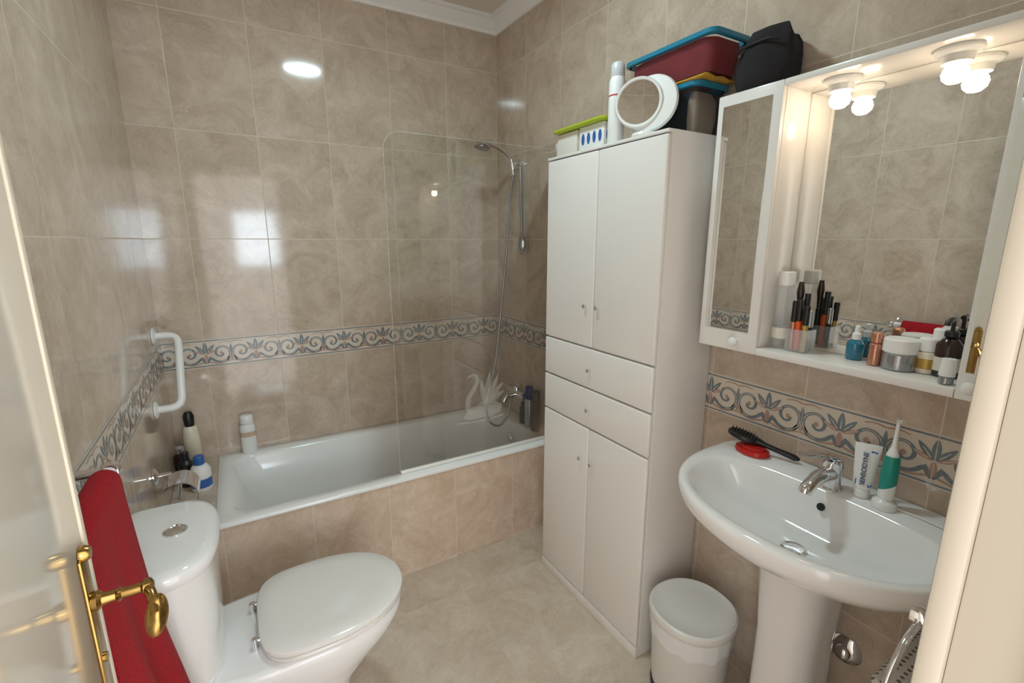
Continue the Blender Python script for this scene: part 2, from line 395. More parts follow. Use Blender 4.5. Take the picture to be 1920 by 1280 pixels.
# ------------------------------------------------------------------ BATHTUB
tub = thing('bathtub', 'white enamel bathtub built in behind a beige tiled front panel', 'bathtub', (0.62, TUBY, 0))
b = B(); b.box(XL+0.001, XR-0.001, TUBY, TUBY+0.025, 0, RIM-0.014); b.build('tiled_apron', M_['tile_apron_bounce_lit'], tub)
b = B(); b.box(XL+0.001, TUBX, TUBY+0.001, YB-0.001, RIM-0.06, RIM-0.002); b.build('tiled_ledge', M_['tile_ledge'], tub)
x0, x1, y0, y1 = TUBX, XR-0.002, TUBY-0.004, YB-0.002
ix0, ix1, iy0, iy1 = x0+0.05, x1-0.085, y0+0.056, y1-0.062
R = [rrect(x0, x1, y0, y1, 0.010, RIM-0.015), rrect(x0, x1, y0, y1, 0.010, RIM-0.004), rrect(x0+0.004, x1-0.004, y0+0.004, y1-0.004, 0.010, RIM),
     rrect(ix0, ix1, iy0, iy1, 0.09, RIM), rrect(ix0+0.012, ix1-0.010, iy0+0.010, iy1-0.010, 0.09, RIM-0.010),
     rrect(ix0+0.05, ix1-0.022, iy0+0.025, iy1-0.025, 0.10, RIM-0.12), rrect(ix0+0.14, ix1-0.05, iy0+0.05, iy1-0.05, 0.11, RIM-0.26),
     rrect(ix0+0.22, ix1-0.08, iy0+0.08, iy1-0.08, 0.11, RIM-0.34), rrect(ix0+0.30, ix1-0.15, iy0+0.14, iy1-0.14, 0.08, RIM-0.365)]
B().loft(R, False, True).build('tub_basin', M_['enamel'], tub, ang=50)
ov = B(); ov.lathe([(0, 0), (0.028, 0), (0.028, 0.004), (0.018, 0.010), (0, 0.011)], 24, M=axis_M((ix1-0.024, 2.21, RIM-0.095), (-1, 0, 0.15))); ov.build('overflow_cover', M_['chrome'], tub)
# shower screen
GY = 1.9155
scr = thing('shower_screen', 'clear glass bath screen with rounded top corner standing on the tub edge', 'shower screen', (0.95, GY, RIM))
gx0, gx1, gz0, gz1, r = 0.545, 1.372, RIM+0.012, 1.916, 0.07
arc = [(gx0+r+r*math.cos(math.radians(a)), gz1-r+r*math.sin(math.radians(a))) for a in range(90, 181, 6)]
pts = [(gx0, gz0), (gx1, gz0), (gx1, gz1)]+arc
b = B(); b.prism(pts, GY-0.0035, GY+0.0035, lambda a, c, d: (a, d, c), 0, 1)
ri = r-0.0014
inner = [(gx1, gz1-0.0014)]+[(gx0+r+ri*math.cos(math.radians(a)), gz1-r+ri*math.sin(math.radians(a))) for a in range(90, 181, 6)]+[(gx0+0.0014, gz0)]
b.ribbon(inner, 0.0026, 0.0026, lambda a, c, d: (a, GY-d, c), 0.0039, 1)
g_ = b.build('glass_panel', [M_['glass'], M_['glassedge']], scr, ang=20)
b = B(); b.box(gx0+0.005, gx1, GY-0.006, GY+0.006, RIM+0.0005, RIM+0.016, 0.002); b.build('bottom_seal', M_['rubber'], scr)
b = B(); b.box(gx1-0.004, XR-0.0035, GY-0.014, GY+0.014, RIM+0.001, gz1+0.03, 0.003); b.build('wall_profile', M_['white'], scr)
b = B(); fn = lambda a, c, d: (a, GY-d, c); ox, oz = 0.955, 0.67
def sw(x, z): return (ox+x, oz+z)
b.poly([sw(*p) for p in ((-0.10, 0.012), (-0.06, 0), (0.05, 0), (0.10, 0.014), (0.11, 0.05), (0.07, 0.075), (0.0, 0.082), (-0.06, 0.055), (-0.085, 0.035))], fn, 0.0046, 0)
b.ribbon([sw(*p) for p in ((-0.055, 0.03), (-0.075, 0.06), (-0.07, 0.11), (-0.04, 0.15), (-0.02, 0.185), (-0.03, 0.215), (-0.055, 0.218))], 0.032, 0.013, fn, 0.0047, 0)
b.leaf(ox-0.05, oz+0.217, math.radians(200), 0.03, 0.014, fn, 0.0048, 0)
for a, L in ((28, 0.12), (45, 0.145), (62, 0.165), (80, 0.165), (98, 0.135)):
    b.leaf(ox+0.015, oz+0.06, math.radians(a), L, 0.028, fn, 0.0048+a*1e-6, 0)
b.ribbon([sw(*p) for p in ((-0.13, -0.006), (-0.05, -0.014), (0.05, -0.012), (0.12, -0.004))], 0.008, 0.008, fn, 0.0048, 0)
d_ = b.build('swan_decal', M_['frost'], scr, recalc=False); d_['label'] = 'frosted swan decal on the glass'
# hand shower
sh = thing('hand_shower', 'chrome hand shower with flexible hose hanging on the wall bracket', 'shower', (1.38, 2.29, 1.9))
b = B(); b.lathe([(0, 0), (0.022, 0), (0.022, 0.008), (0.012, 0.014), (0.012, 0.04), (0, 0.04)], 20, M=axis_M((XR-0.001, 2.29, 1.905), (-1, 0, 0)))
b.tube([(1.352, 2.29, 1.875), (1.335, 2.285, 1.925)], 0.019, 14); b.build('wall_bracket', M_['chrome'], sh)
b = B(); b.tube(spline([(1.352, 2.29, 1.845), (1.335, 2.285, 1.90), (1.30, 2.28, 1.945), (1.245, 2.27, 1.972), (1.18, 2.26, 1.985)]), 0.0135, 14); b.build('shower_handle', M_['chrome'], sh)
b = B(); b.lathe([(0, 0), (0.042, 0), (0.046, 0.006), (0.043, 0.016), (0.024, 0.030), (0, 0.034)], 28, M=axis_M((1.145, 2.255, 1.958), (0.25, 0.02, 1))); hd = b.build('shower_head', M_['chrome'], sh)
b = B(); b.lathe([(0, -0.002), (0.038, -0.002), (0.038, 0.002), (0, 0.002)], 28, M=axis_M((1.145, 2.255, 1.957), (0.25, 0.02, 1))); b.build('spray_plate', M_['silver'], hd)
hose = spline([(1.352, 2.29, 1.845), (1.338, 2.292, 1.75), (1.312, 2.295, 1.45), (1.275, 2.30, 1.1), (1.235, 2.30, 0.80), (1.165, 2.27, 0.61), (1.15, 2.22, 0.515), (1.20, 2.20, 0.475), (1.255, 2.20, 0.515), (1.29, 2.22, 0.59), (1.318, 2.235, 0.622)], 10)
B().tube(hose, 0.0065, 10).build('hose', M_['silver'], sh)
# bath mixer
mx = thing('bath_mixer_tap', 'chrome bath mixer tap on the wall above the tub end', 'tap', (XR-0.02, 2.2, 0.62))
b = B()
b.tube([(1.335, 2.13, 0.645), (1.335, 2.30, 0.645)], 0.022, 18)
for y in (2.145, 2.285): b.lathe([(0, 0), (0.032, 0), (0.030, 0.012), (0.014, 0.016), (0.014, 0.05), (0, 0.05)], 20, M=axis_M((XR-0.001, y, 0.645), (-1, 0, 0)))
b.build('mixer_body', M_['chrome'], mx)
b = B(); b.tube(fillet([(1.33, 2.215, 0.64), (1.26, 2.215, 0.635), (1.245, 2.215, 0.605)], 0.02), 0.013, 14); b.build('spout', M_['chrome'], mx)
b = B(); b.lathe([(0, 0), (0.024, 0), (0.022, 0.02), (0.012, 0.026), (0, 0.026)], 18, M=axis_M((1.33, 2.215, 0.663), (0, 0, 1))); b.tube([(1.33, 2.215, 0.686), (1.29, 2.215, 0.70), (1.24, 2.215, 0.715)], [0.012, 0.010, 0.008], 12, flat=0.5); b.build('lever', M_['chrome'], mx)
# bath brush
br = thing('bath_brush', 'grey long-handled bath brush hanging below the shower bracket', 'brush', (1.375, 2.235, 1.5))
b = B(); b.tube(spline([(1.378, 2.262, 1.885), (1.372, 2.245, 1.75), (1.370, 2.235, 1.62), (1.368, 2.23, 1.54)]), 0.008, 12); b.build('handle', M_['silver'], br)
b = B(); b.lathe([(0, -0.012), (0.020, -0.010), (0.026, 0), (0.020, 0.010), (0, 0.012)], 22, M=T(1.366, 2.226, 1.485) @ Matrix.Rotation(PI/2, 4, 'Y') @ Matrix.Diagonal((2.2, 1, 1, 1))); b.build('brush_head', M_['silver'], br)
# grab bar
gb = thing('grab_bar', 'white angled grab bar on the left wall above the tub', 'grab bar', (XL, 2.25, 1.0))
P = fillet([(XL+0.002, 2.36, 1.118), (-0.228, 2.36, 1.118), (-0.228, 2.15, 0.868), (XL+0.002, 2.15, 0.868)], 0.045, 8)
B().tube(P, 0.0145, 16).build('bar', M_['white'], gb)
for y, z in ((2.36, 1.118), (2.15, 0.868)):
    b = B(); b.lathe([(0, 0), (0.034, 0), (0.034, 0.006), (0.022, 0.012), (0, 0.012)], 24, M=axis_M((XL+0.001, y, z), (1, 0, 0))); b.build('wall_flange', M_['white'], gb)
# ------------------------------------------------------------------ generic bottle
def bottle(name, label, cat, loc, body, mat, cap=None, capmat=None, band=None, bandmat=None, rz=0.0, sy=1.0, group=None, pump=None):
    t = thing(name, label, cat, loc, rz, group, local=True)
    B().lathe(body, 28, sy=sy).build('body', mat, t)
    if band: B().loft([[(band[0]*math.cos(2*PI*i/28), band[0]*sy*1.02*math.sin(2*PI*i/28), z) for i in range(28)] for z in (band[1], band[2])], False, False).build('front_label', bandmat, t)
    if cap: B().lathe(cap, 24, sy=sy if sy > 0.7 else min(1, sy*1.2)).build('cap', capmat, t)
    if pump:
        z = pump
        b = B(); b.tube([(0, 0, z-0.012), (0, 0, z+0.012)], 0.004, 10); b.tube(fillet([(0.008, 0, z+0.012), (-0.012, 0, z+0.014), (-0.034, 0, z+0.010), (-0.037, 0, z+0.003)], 0.006), 0.0055, 10); b.build('pump', capmat, t)
    return t
def cyl(r, z0, z1, e=0.003): return [(0, z0), (r-e, z0), (r, z0+e), (r, z1-e), (r-e, z1), (0, z1)]
LZ = RIM-0.0015
bottle('shampoo_bottle', 'tall cream bottle with black cap in the corner behind the tub', 'bottle', (-0.245, 2.46, LZ), [(0, 0), (0.030, 0), (0.033, 0.004), (0.033, 0.15), (0.028, 0.19), (0.024, 0.205), (0, 0.205)], M_['cream'], [(0, 0.205), (0.019, 0.205), (0.022, 0.25), (0.014, 0.27), (0, 0.272)], M_['black'])
bottle('lotion_bottle', 'small white and blue bottle at the front of the tub ledge', 'bottle', (-0.208, 2.22, LZ), [(0, 0), (0.035, 0), (0.038, 0.004), (0.038, 0.085), (0.029, 0.105), (0.018, 0.112), (0, 0.112)], M_['white'], cyl(0.020, 0.112, 0.148), M_['blue'], (0.0385, 0.018, 0.055), M_['blue'])
bottle('shower_gel_bottle', 'short black bottle on the tub ledge beside the blue and white bottle', 'bottle', (-0.262, 2.29, LZ), [(0, 0), (0.026, 0), (0.028, 0.004), (0.028, 0.10), (0.016, 0.115), (0, 0.115)], M_['black'], cyl(0.016, 0.115, 0.15), M_['black'], (0.0284, 0.02, 0.06), M_['label'])
bottle('conditioner_bottle', 'short dark bottle with silver cap against the left wall on the ledge', 'bottle', (-0.285, 2.36, LZ), [(0, 0), (0.024, 0), (0.026, 0.004), (0.026, 0.11), (0.016, 0.12), (0, 0.12)], M_['brown'], cyl(0.017, 0.12, 0.15), M_['silver'])
bottle('body_lotion_bottle', 'flat white bottle with a pale label alone on the back tub rim', 'bottle', (-0.022, 2.515, RIM+0.0003), [(0, 0), (0.031, 0), (0.034, 0.004), (0.034, 0.135), (0.030, 0.148), (0, 0.15)], M_['white'], [(0, 0.15), (0.028, 0.15), (0.030, 0.153), (0.029, 0.188), (0.024, 0.193), (0, 0.193)], M_['white'], (0.0344, 0.085, 0.110), M_['beige'], 0, 0.62)
bottle('shampoo_bottle', 'slim grey bottle with dark blue cap beside the bath tap', 'bottle', (1.340, 2.094, RIM+0.0003), cyl(0.026, 0, 0.165), M_['silver'], cyl(0.022, 0.165, 0.235), M_['navy'])
bottle('shower_gel_bottle', 'tall dark brown bottle on the tub corner nearest the tall cabinet', 'bottle', (1.342, 2.030, RIM+0.0003), cyl(0.029, 0, 0.175), M_['brown'], cyl(0.023, 0.175, 0.225), M_['black'])
bottle('conditioner_bottle', 'short black bottle standing under the bath tap', 'bottle', (1.345, 2.158, RIM+0.0003), cyl(0.026, 0, 0.095), M_['black'], cyl(0.018, 0.095, 0.125), M_['black'])
# ------------------------------------------------------------------ TOILET
TY = 1.365
to = thing('toilet', 'white close-coupled toilet with closed lid against the left wall', 'toilet', (0.02, TY, 0))
R = [sup(0.03, TY, 0.15, 0.17, 0.105, 2.4, 4, 0.0), sup(0.03, TY, 0.15, 0.17, 0.105, 2.4, 4, 0.03), sup(0.03, TY, 0.145, 0.18, 0.098, 2.3, 4, 0.10),
     sup(0.04, TY, 0.17, 0.22, 0.108, 2.2, 4, 0.18), sup(0.06, TY, 0.225, 0.30, 0.138, 2.2, 3.2, 0.26), sup(0.085, TY, 0.255, 0.37, 0.166, 2.2, 3, 0.325),
     sup(0.10, TY, 0.262, 0.40, 0.178, 2.2, 2.8, 0.372), sup(0.10, TY, 0.262, 0.40, 0.180, 2.2, 2.8, 0.392), sup(0.10, TY, 0.256, 0.394, 0.175, 2.2, 2.8, 0.402), sup(0.10, TY, 0.245, 0.38, 0.160, 2.2, 2.8, 0.406)]
B().loft(R).build('bowl', M_['ceramic'], to, ang=60)
b = B(); b.loft([sup(0.12, TY, 0.240, 0.160, 0.178, 2.15, 3.6, 0.408), sup(0.12, TY, 0.246, 0.165, 0.183, 2.15, 3.6, 0.412), sup(0.12, TY, 0.246, 0.165, 0.183, 2.15, 3.6, 0.420), sup(0.12, TY, 0.240, 0.160, 0.178, 2.15, 3.6, 0.423)]); b.build('seat', M_['seat'], to, ang=60)
b = B(); b.loft([sup(0.12, TY, 0.243, 0.163, 0.181, 2.15, 3.6, 0.427), sup(0.12, TY, 0.249, 0.167, 0.186, 2.15, 3.6, 0.431), sup(0.12, TY, 0.249, 0.167, 0.186, 2.15, 3.6, 0.440), sup(0.12, TY, 0.244, 0.163, 0.181, 2.15, 3.6, 0.444), sup(0.12, TY, 0.20, 0.12, 0.135, 2.15, 3, 0.447), sup(0.12, TY, 0.08, 0.05, 0.05, 2.15, 2.5, 0.448)]); b.build('seat_lid', M_['seat'], to, ang=50)
for y in (TY-0.075, TY+0.075):
    b = B(); b.lathe(cyl(0.009, 0.404, 0.440, 0.002), 16, M=T(-0.057, y, 0)); b.tube([(-0.057, y, 0.431), (-0.036, y, 0.433)], 0.006, 10); b.build('hinge', M_['chrome'], to)
def tk(z, xf, h, n=2.9): return sup(-0.24, TY-0.025, xf+0.24, 0.072, h, n, 8, z)
b = B(); b.loft([tk(0.36, -0.140, 0.10), tk(0.395, -0.130, 0.122), tk(0.43, -0.126, 0.142), tk(0.55, -0.120, 0.162), tk(0.74, -0.115, 0.178)]); b.build('tank', M_['ceramic'], to, ang=60)
b = B(); b.loft([tk(0.741, -0.110, 0.182), tk(0.745, -0.104, 0.187), tk(0.766, -0.103, 0.187), tk(0.777, -0.110, 0.181), tk(0.783, -0.130, 0.160), tk(0.786, -0.19, 0.08)]); tl = b.build('tank_lid', M_['ceramic'], to, ang=60)
b = B(); b.lathe([(0, 0), (0.026, 0), (0.026, 0.005), (0.021, 0.008), (0.020, 0.006), (0, 0.007)], 28, M=T(-0.195, TY-0.025, 0.784)); b.build('flush_button', M_['chrome'], tl)
# toilet roll holder
hp = thing('toilet_roll_holder', 'chrome toilet roll holder with curved cover behind the toilet tank', 'toilet roll holder', (XL, 1.84, 0.69))
b = B(); b.lathe([(0, 0), (0.030, 0), (0.030, 0.006), (0.018, 0.014), (0.010, 0.016), (0.010, 0.05), (0, 0.05)], 24, M=axis_M((XL+0.001, 1.91, 0.70), (1, 0, 0))); b.tube(fillet([(XL+0.045, 1.91, 0.70), (XL+0.078, 1.91, 0.69), (XL+0.078, 1.79, 0.66)], 0.02), 0.006, 10); b.build('arm', M_['chrome'], hp)
b = B(); ra = []
for z in (1.79, 1.895):
    ra.append([(XL+0.08+0.054*math.cos(math.radians(a)), z, 0.660+0.054*math.sin(math.radians(a))) for a in range(-30, 151, 10)]+[(XL+0.08+0.051*math.cos(math.radians(a)), z, 0.660+0.051*math.sin(math.radians(a))) for a in range(150, -31, -10)])
b.loft(ra, True, True); b.build('cover', M_['chrome'], hp)
# ------------------------------------------------------------------ TOWEL RAIL + TOWEL
RX, RZ = -0.246, 1.066
tr = thing('towel_rail', 'white towel rail with chrome bracket on the left wall behind the door', 'towel rail', (XL, 0.96, RZ))
B().tube([(RX, 0.78, RZ), (RX, 1.10, RZ)], 0.0125, 16).build('rail', M_['white'], tr)
for y in (0.80, 1.115):
    b = B(); b.lathe([(0, 0), (0.028, 0), (0.028, 0.006), (0.018, 0.014), (0.010, 0.018), (0.009, 0.058), (0, 0.058)], 24, M=axis_M((XL+0.001, y, RZ), (1, 0, 0))); b.lathe([(0, -0.016), (0.014, -0.012), (0.018, 0), (0.014, 0.012), (0, 0.016)], 20, M=axis_M((RX, y, RZ), (0, 1, 0))); b.build('bracket', M_['chrome'], tr)
path = [(0.080, -0.72), (0.072, -0.60), (0.056, -0.45), (0.041, -0.30), (0.030, -0.15), (0.0225, -0.04), (0.0205, 0.0), (0.0145, 0.0145), (0, 0.0205), (-0.0145, 0.0145), (-0.0205, 0), (-0.022, -0.06), (-0.025, -0.25), (-0.030, -0.50)]
path = [(p.x, p.y) for p in spline([(a, c, 0) for a, c in path], 5)]
ys = [0.80+0.262*i/44 for i in range(45)]
vs, fs = [], []
for i, (a, c) in enumerate(path):
    for j, y in enumerate(ys):
        k = min(1, max(0, -c)/0.45); s_ = 1 if a > 0 else 0.3
        vs.append((RX+a+s_*k*0.010*math.sin(y*46+c*3)+s_*k*0.005*math.sin(y*23+1), y+0.006*k*math.sin(c*9)*(1 if j > 22 else 0)+(0.03*k*(j/44) if a > 0 else 0), RZ+c+(0.006*math.sin(y*20) if i in (0, len(path)-1) else 0)))
for i in range(len(path)-1):
    for j in range(44): fs.append((i*45+j, i*45+j+1, (i+1)*45+j+1, (i+1)*45+j))
b = B(); b.add(vs, fs); tw = b.build('hand_towel', M_['red'], None, (RX, 0.95, RZ-0.7), ang=180, recalc=False)
tag(tw, 'red terry hand towel hanging over the towel rail', 'towel')
sm = tw.modifiers.new('thick', 'SOLIDIFY'); sm.thickness = 0.008; sm.offset = 0.0
# ------------------------------------------------------------------ TALL CABINET
cx0, cx1, cya, cyb, cz = 1.1175, XR-0.005, 1.017, 1.625, 1.8165
tc_ = thing('tall_cabinet', 'tall white lacquered cabinet with four doors and two drawers beside the bathtub', 'cabinet', (1.256, 1.32, 0))
b = B(); b.box(cx0+0.018, cx1, cya, cyb, 0, cz, 0.002); b.box(cx0, cx0+0.02, cya, cyb, 0.0, 0.045, 0.002); b.box(cx0+0.0005, cx0+0.02, cya, cyb, cz-0.010, cz-0.0002, 0.002); b.build('body', M_['lacquer'], tc_)
ym = (cya+cyb)/2; dz = 0.0018
def knob(p, y, z, mat=M_['chrome'], x=cx0, k=1.0):
    b = B(); b.lathe([(0, 0), (0.005*k, 0), (0.0035*k, 0.004*k), (0.004*k, 0.006*k), (0.0075*k, 0.009*k), (0.0085*k, 0.012*k), (0.0075*k, 0.015*k), (0.004*k, 0.017*k), (0, 0.0173*k)], 18, M=axis_M((x+0.0005, y, z), (-1, 0, 0))); return b.build('knob', mat, p)
for ya, yb, z0, z1, ky, kz in ((cya, ym, 1.107, cz-0.012, ym-0.028, 1.262), (ym, cyb, 1.107, cz-0.012, ym+0.040, 1.262), (cya, ym, 0.047, 0.788, ym-0.028, 0.652), (ym, cyb, 0.047, 0.788, ym+0.040, 0.652)):
    d = B().box(cx0, cx0+0.017, ya+dz, yb-dz, z0+dz, z1-dz, 0.006, 3).build('door', M_['lacquer'], tc_)
    knob(d, ky, kz)
for z0, z1 in ((0.948, 1.105), (0.790, 0.946)):
    d = B().box(cx0, cx0+0.017, cya+dz, cyb-dz, z0+dz, z1-dz, 0.006, 3).build('drawer', M_['lacquer'], tc_)
    knob(d, ym+0.005, (z0+z1)/2-0.005)
# things on the cabinet
ct = cz+0.0005
t = thing('carton', 'white carton printed with blue ovals on top of the tall cabinet', 'box', (1.19, 1.42, ct))
b = B(); b.box(1.150, 1.235, 1.335, 1.47, ct, ct+0.085, 0.001)
for k in range(4): b.add([(1.1494, 1.355+0.031*k+0.009*math.cos(2*PI*i/20), ct+0.042+0.020*math.sin(2*PI*i/20)) for i in range(20)], [tuple(range(20))], 1)
for k in range(2): b.add([(1.17+0.04*k+0.010*math.cos(2*PI*i/20), 1.3344, ct+0.042+0.020*math.sin(2*PI*i/20)) for i in range(20)], [tuple(range(20))], 1)
b.build('box_body', [M_['white'], M_['blue']], t, recalc=False)
t = thing('carton', 'small plain white carton at the far end of the cabinet top', 'box', (1.19, 1.545, ct))
B().box(1.150, 1.23, 1.485, 1.605, ct, ct+0.083, 0.001).build('box_body', M_['label'], t)
b = B(); b.loft([rrect(1.135, 1.255, 1.325, 1.612, 0.015, ct+0.0865), rrect(1.13, 1.26, 1.32, 1.617, 0.015, ct+0.092), rrect(1.13, 1.26, 1.32, 1.617, 0.015, ct+0.098), rrect(1.137, 1.253, 1.327, 1.61, 0.012, ct+0.098), rrect(1.142, 1.248, 1.332, 1.605, 0.012, ct+0.090)])
tag(b.build('tray', M_['lime'], None, (1.195, 1.468, ct+0.0865)), 'lime green shallow plastic tray lying on the white cartons', 'tray')
bottle('hairspray_can', 'tall white spray can with grey cap standing at the cabinet front edge', 'spray can', (1.160, 1.288, ct), [(0, 0), (0.026, 0), (0.027, 0.003), (0.027, 0.195), (0.022, 0.208), (0, 0.208)], M_['white'], [(0, 0.208), (0.022, 0.208), (0.023, 0.211), (0.022, 0.245), (0.017, 0.252), (0, 0.252)], M_['greycap'], (0.0273, 0.148, 0.152), M_['redplastic'])
mm = thing('makeup_mirror', 'round white framed makeup mirror leaning on its stand atop the cabinet', 'mirror', (1.165, 1.165, ct))
A = axis_M((1.148, 1.174, ct+0.104), (-0.85, -0.52, 0.02))
b = B(); b.lathe([(0, 0.004), (0.064, 0.004), (0.064, 0.006), (0.066, 0.009), (0.072, 0.010), (0.075, 0.004), (0.075, -0.008), (0.070, -0.014), (0, -0.014)], 48, M=A); rim = b.build('mirror_rim', M_['white'], mm)
b = B(); b.add([tuple(A @ Vector((0.0638*math.cos(2*PI*i/48), 0.0638*math.sin(2*PI*i/48), 0.0055))) for i in range(48)], [tuple(range(48))]); b.build('mirror_glass', M_['mirror'], rim, recalc=False)
A2 = axis_M((1.176, 1.149, ct+0.099), (-0.92, -0.38, 0.12))
b = B(); b.lathe([(0, -0.010), (0.076, -0.010), (0.084, -0.005), (0.086, 0.002), (0.082, 0.009), (0, 0.009)], 48, M=A2); b.build('back_disc', M_['white'], mm)
b = B(); b.lathe([(0, 0), (0.042, 0), (0.044, 0.004), (0.040, 0.012), (0.02, 0.018), (0, 0.018)], 32, M=T(1.165, 1.155, ct)); b.build('base', M_['white'], mm)
# plastic boxes
def pbox(name, label, x0, x1, y0, y1, z0, z1, rim, bodymat, rz=0):
    t = thing(name, label, 'box', ((x0+x1)/2, (y0+y1)/2, z0))
    i = 0.016
    b = B(); b.loft([rrect(x0+i, x1-i, y0+i, y1-i, 0.02, z0), rrect(x0+0.006, x1-0.006, y0+0.006, y1-0.006, 0.025, z1-0.012)], True, False); b.build('tub_body', bodymat, t)
    b = B(); b.loft([rrect(x0+0.004, x1-0.004, y0+0.004, y1-0.004, 0.025, z1-0.014), rrect(x0-0.004, x1+0.004, y0-0.004, y1+0.004, 0.03, z1-0.012), rrect(x0-0.004, x1+0.004, y0-0.004, y1+0.004, 0.03, z1), rrect(x0+0.010, x1-0.010, y0+0.010, y1-0.010, 0.022, z1), rrect(x0+0.010, x1-0.010, y0+0.010, y1-0.010, 0.022, z1-0.014)], False, False); b.build('rim', rim, t)
    return t
pbox('storage_box', 'lower plastic storage box with blue rim holding black and beige cloths', 1.228, 1.383, 1.022, 1.275, ct, ct+0.145, M_['bluebox'], M_['smoke'])
b = B(); b.loft([rrect(1.254, 1.355, 1.10, 1.25, 0.03, ct+0.006), rrect(1.248, 1.362, 1.085, 1.255, 0.04, ct+0.06), rrect(1.250, 1.36, 1.088, 1.252, 0.04, ct+0.11), rrect(1.265, 1.34, 1.11, 1.23, 0.03, ct+0.126)]); tag(b.build('folded_cloth', M_['felt'], None, (1.3, 1.185, ct+0.006)), 'black cloth bundled inside the lower storage box', 'cloth')
b = B(); b.loft([rrect(1.256, 1.35, 1.046, 1.080, 0.015, ct+0.006), rrect(1.251, 1.36, 1.042, 1.082, 0.018, ct+0.05), rrect(1.252, 1.358, 1.042, 1.082, 0.018, ct+0.10), rrect(1.26, 1.34, 1.05, 1.076, 0.012, ct+0.124)]); tag(b.build('folded_cloth', M_['beige'], None, (1.3, 1.062, ct+0.006)), 'beige cloth folded inside the lower storage box', 'cloth')
zz = ct+0.146
b = B(); vs = []; fs = []
for i in range(12):
    for j in range(12): vs.append((1.222+0.145*i/11, 0.992+0.17*j/11, zz+0.004+0.0025*math.sin(i*1.3)*math.cos(j*0.9)))
for i in range(11):
    for j in range(11): fs.append((i*12+j, i*12+j+1, (i+1)*12+j+1, (i+1)*12+j))
b.add(vs, fs); yc = b.build('duster_cloth', M_['yellow'], None, (1.28, 1.09, zz), ang=180, recalc=False); tag(yc, 'mustard yellow cloth squeezed between the two storage boxes', 'cloth')
sm = yc.modifiers.new('thick', 'SOLIDIFY'); sm.thickness = 0.006; sm.offset = 0
zz += 0.011
pbox('storage_box', 'upper plastic storage box with blue rim full of dark red cloth', 1.212, 1.383, 0.965, 1.315, zz, zz+0.105, M_['bluebox'], M_['bluefilm'])
b = B(); b.loft([rrect(1.236, 1.36, 0.990, 1.290, 0.03, zz+0.004), rrect(1.226, 1.368, 0.980, 1.30, 0.03, zz+0.06), rrect(1.227, 1.368, 0.981, 1.299, 0.03, zz+0.09), rrect(1.24, 1.35, 1.01, 1.27, 0.03, zz+0.101)]); tag(b.build('folded_cloth', M_['redcloth'], None, (1.29, 1.14, zz+0.004)), 'dark red cloth filling the upper storage box', 'cloth')
# ------------------------------------------------------------------ MIRROR CABINET
MX, MYL0, MYL1, MYR0, MYR1, MZ0, MZ1 = 1.2525, 0.7725, 0.962, 0.150, 0.338, 1.182, 1.900
mc = thing('mirror_cabinet', 'white mirror cabinet with open shelf and lamps above the washbasin', 'mirror cabinet', (1.33, 0.556, MZ0))
XB = XR-0.0035
B().box(MX, XB, MYR1, MYL0, MZ0, MZ0+0.020, 0.003).build('shelf', M_['lacquer'], mc)
B().box(MX, XB, MYR1, MYL0, MZ1-0.016, MZ1, 0.003).build('canopy', M_['lacquer'], mc)
B().box(XB-0.008, XB, MYR1, MYL0, MZ0+0.020, MZ1-0.016).build('back_panel', M_['lacquer'], mc)
B().box(XB-0.0105, XB-0.0078, MYR1+0.001, MYL0-0.001, MZ0+0.021, MZ1-0.017).build('wall_mirror', M_['mirror'], mc)
for ya, yb, ky, il, ir in ((MYL0, MYL1, 0.832, 0.026, 0.018), (MYR0, MYR1, 0.312, 0.02, 0.011)):
    B().box(MX+0.017, XB, ya, yb, MZ0, MZ1, 0.002).build('side_unit', M_['lacquer'], mc)
    d = B().box(MX, MX+0.0165, ya+0.0005, yb-0.0005, MZ0, MZ1, 0.003).build('mirror_door', M_['lacquer'], mc)
    b = B(); b.box(MX-0.0012, MX+0.002, ya+il, yb-ir, MZ0+0.058, MZ1-0.03, 0.0006, 1); b.build('door_mirror', M_['mirror'], d)
    knob(d, ky, MZ0+0.030, M_['white'], MX, 1.6)
for y in (0.672, 0.455):
    zt = MZ1-0.0165
    b = B(); b.lathe([(0, 0), (0.040, 0), (0.040, -0.006), (0.036, -0.010), (0.028, -0.014), (0.025, -0.028), (0.020, -0.030), (0, -0.030)], 32, M=T(1.325, y, zt)); sk = b.build('lamp_holder', M_['white'], mc)
    b = B(); b.lathe([(0.012, -0.028), (0.015, -0.031), (0.0205, -0.038), (0.023, -0.047), (0.0205, -0.057), (0.012, -0.065), (0, -0.068)], 28, M=T(1.325, y, zt)); b.build('bulb', M_['bulb'], sk)
# black bag on it
bk = thing('toiletry_bag', 'black soft fabric bag standing on top of the mirror cabinet', 'bag', (1.325, 0.87, MZ1))
z0 = MZ1+0.0005
def wob(ring, k): return [(x+k*0.004*math.sin(i*0.9+k), y+k*0.004*math.cos(i*0.7), z+k*0.006*math.sin(i*0.35+0.8)) for i, (x, y, z) in enumerate(ring)]
b = B(); b.loft([rrect(1.282, 1.380, 0.808, 0.936, 0.045, z0), rrect(1.272, 1.386, 0.798, 0.948, 0.055, z0+0.012), wob(rrect(1.266, 1.386, 0.790, 0.954, 0.058, z0+0.045), 1.1), wob(rrect(1.268, 1.385, 0.789, 0.950, 0.058, z0+0.09), 1.4), wob(rrect(1.276, 1.383, 0.794, 0.942, 0.05, z0+0.122), 2.0), wob(rrect(1.288, 1.374, 0.806, 0.926, 0.04, z0+0.142), 2.2), wob(rrect(1.302, 1.352, 0.83, 0.90, 0.02, z0+0.146), 0.8)]); b.build('bag_body', M_['felt'], bk, ang=80)
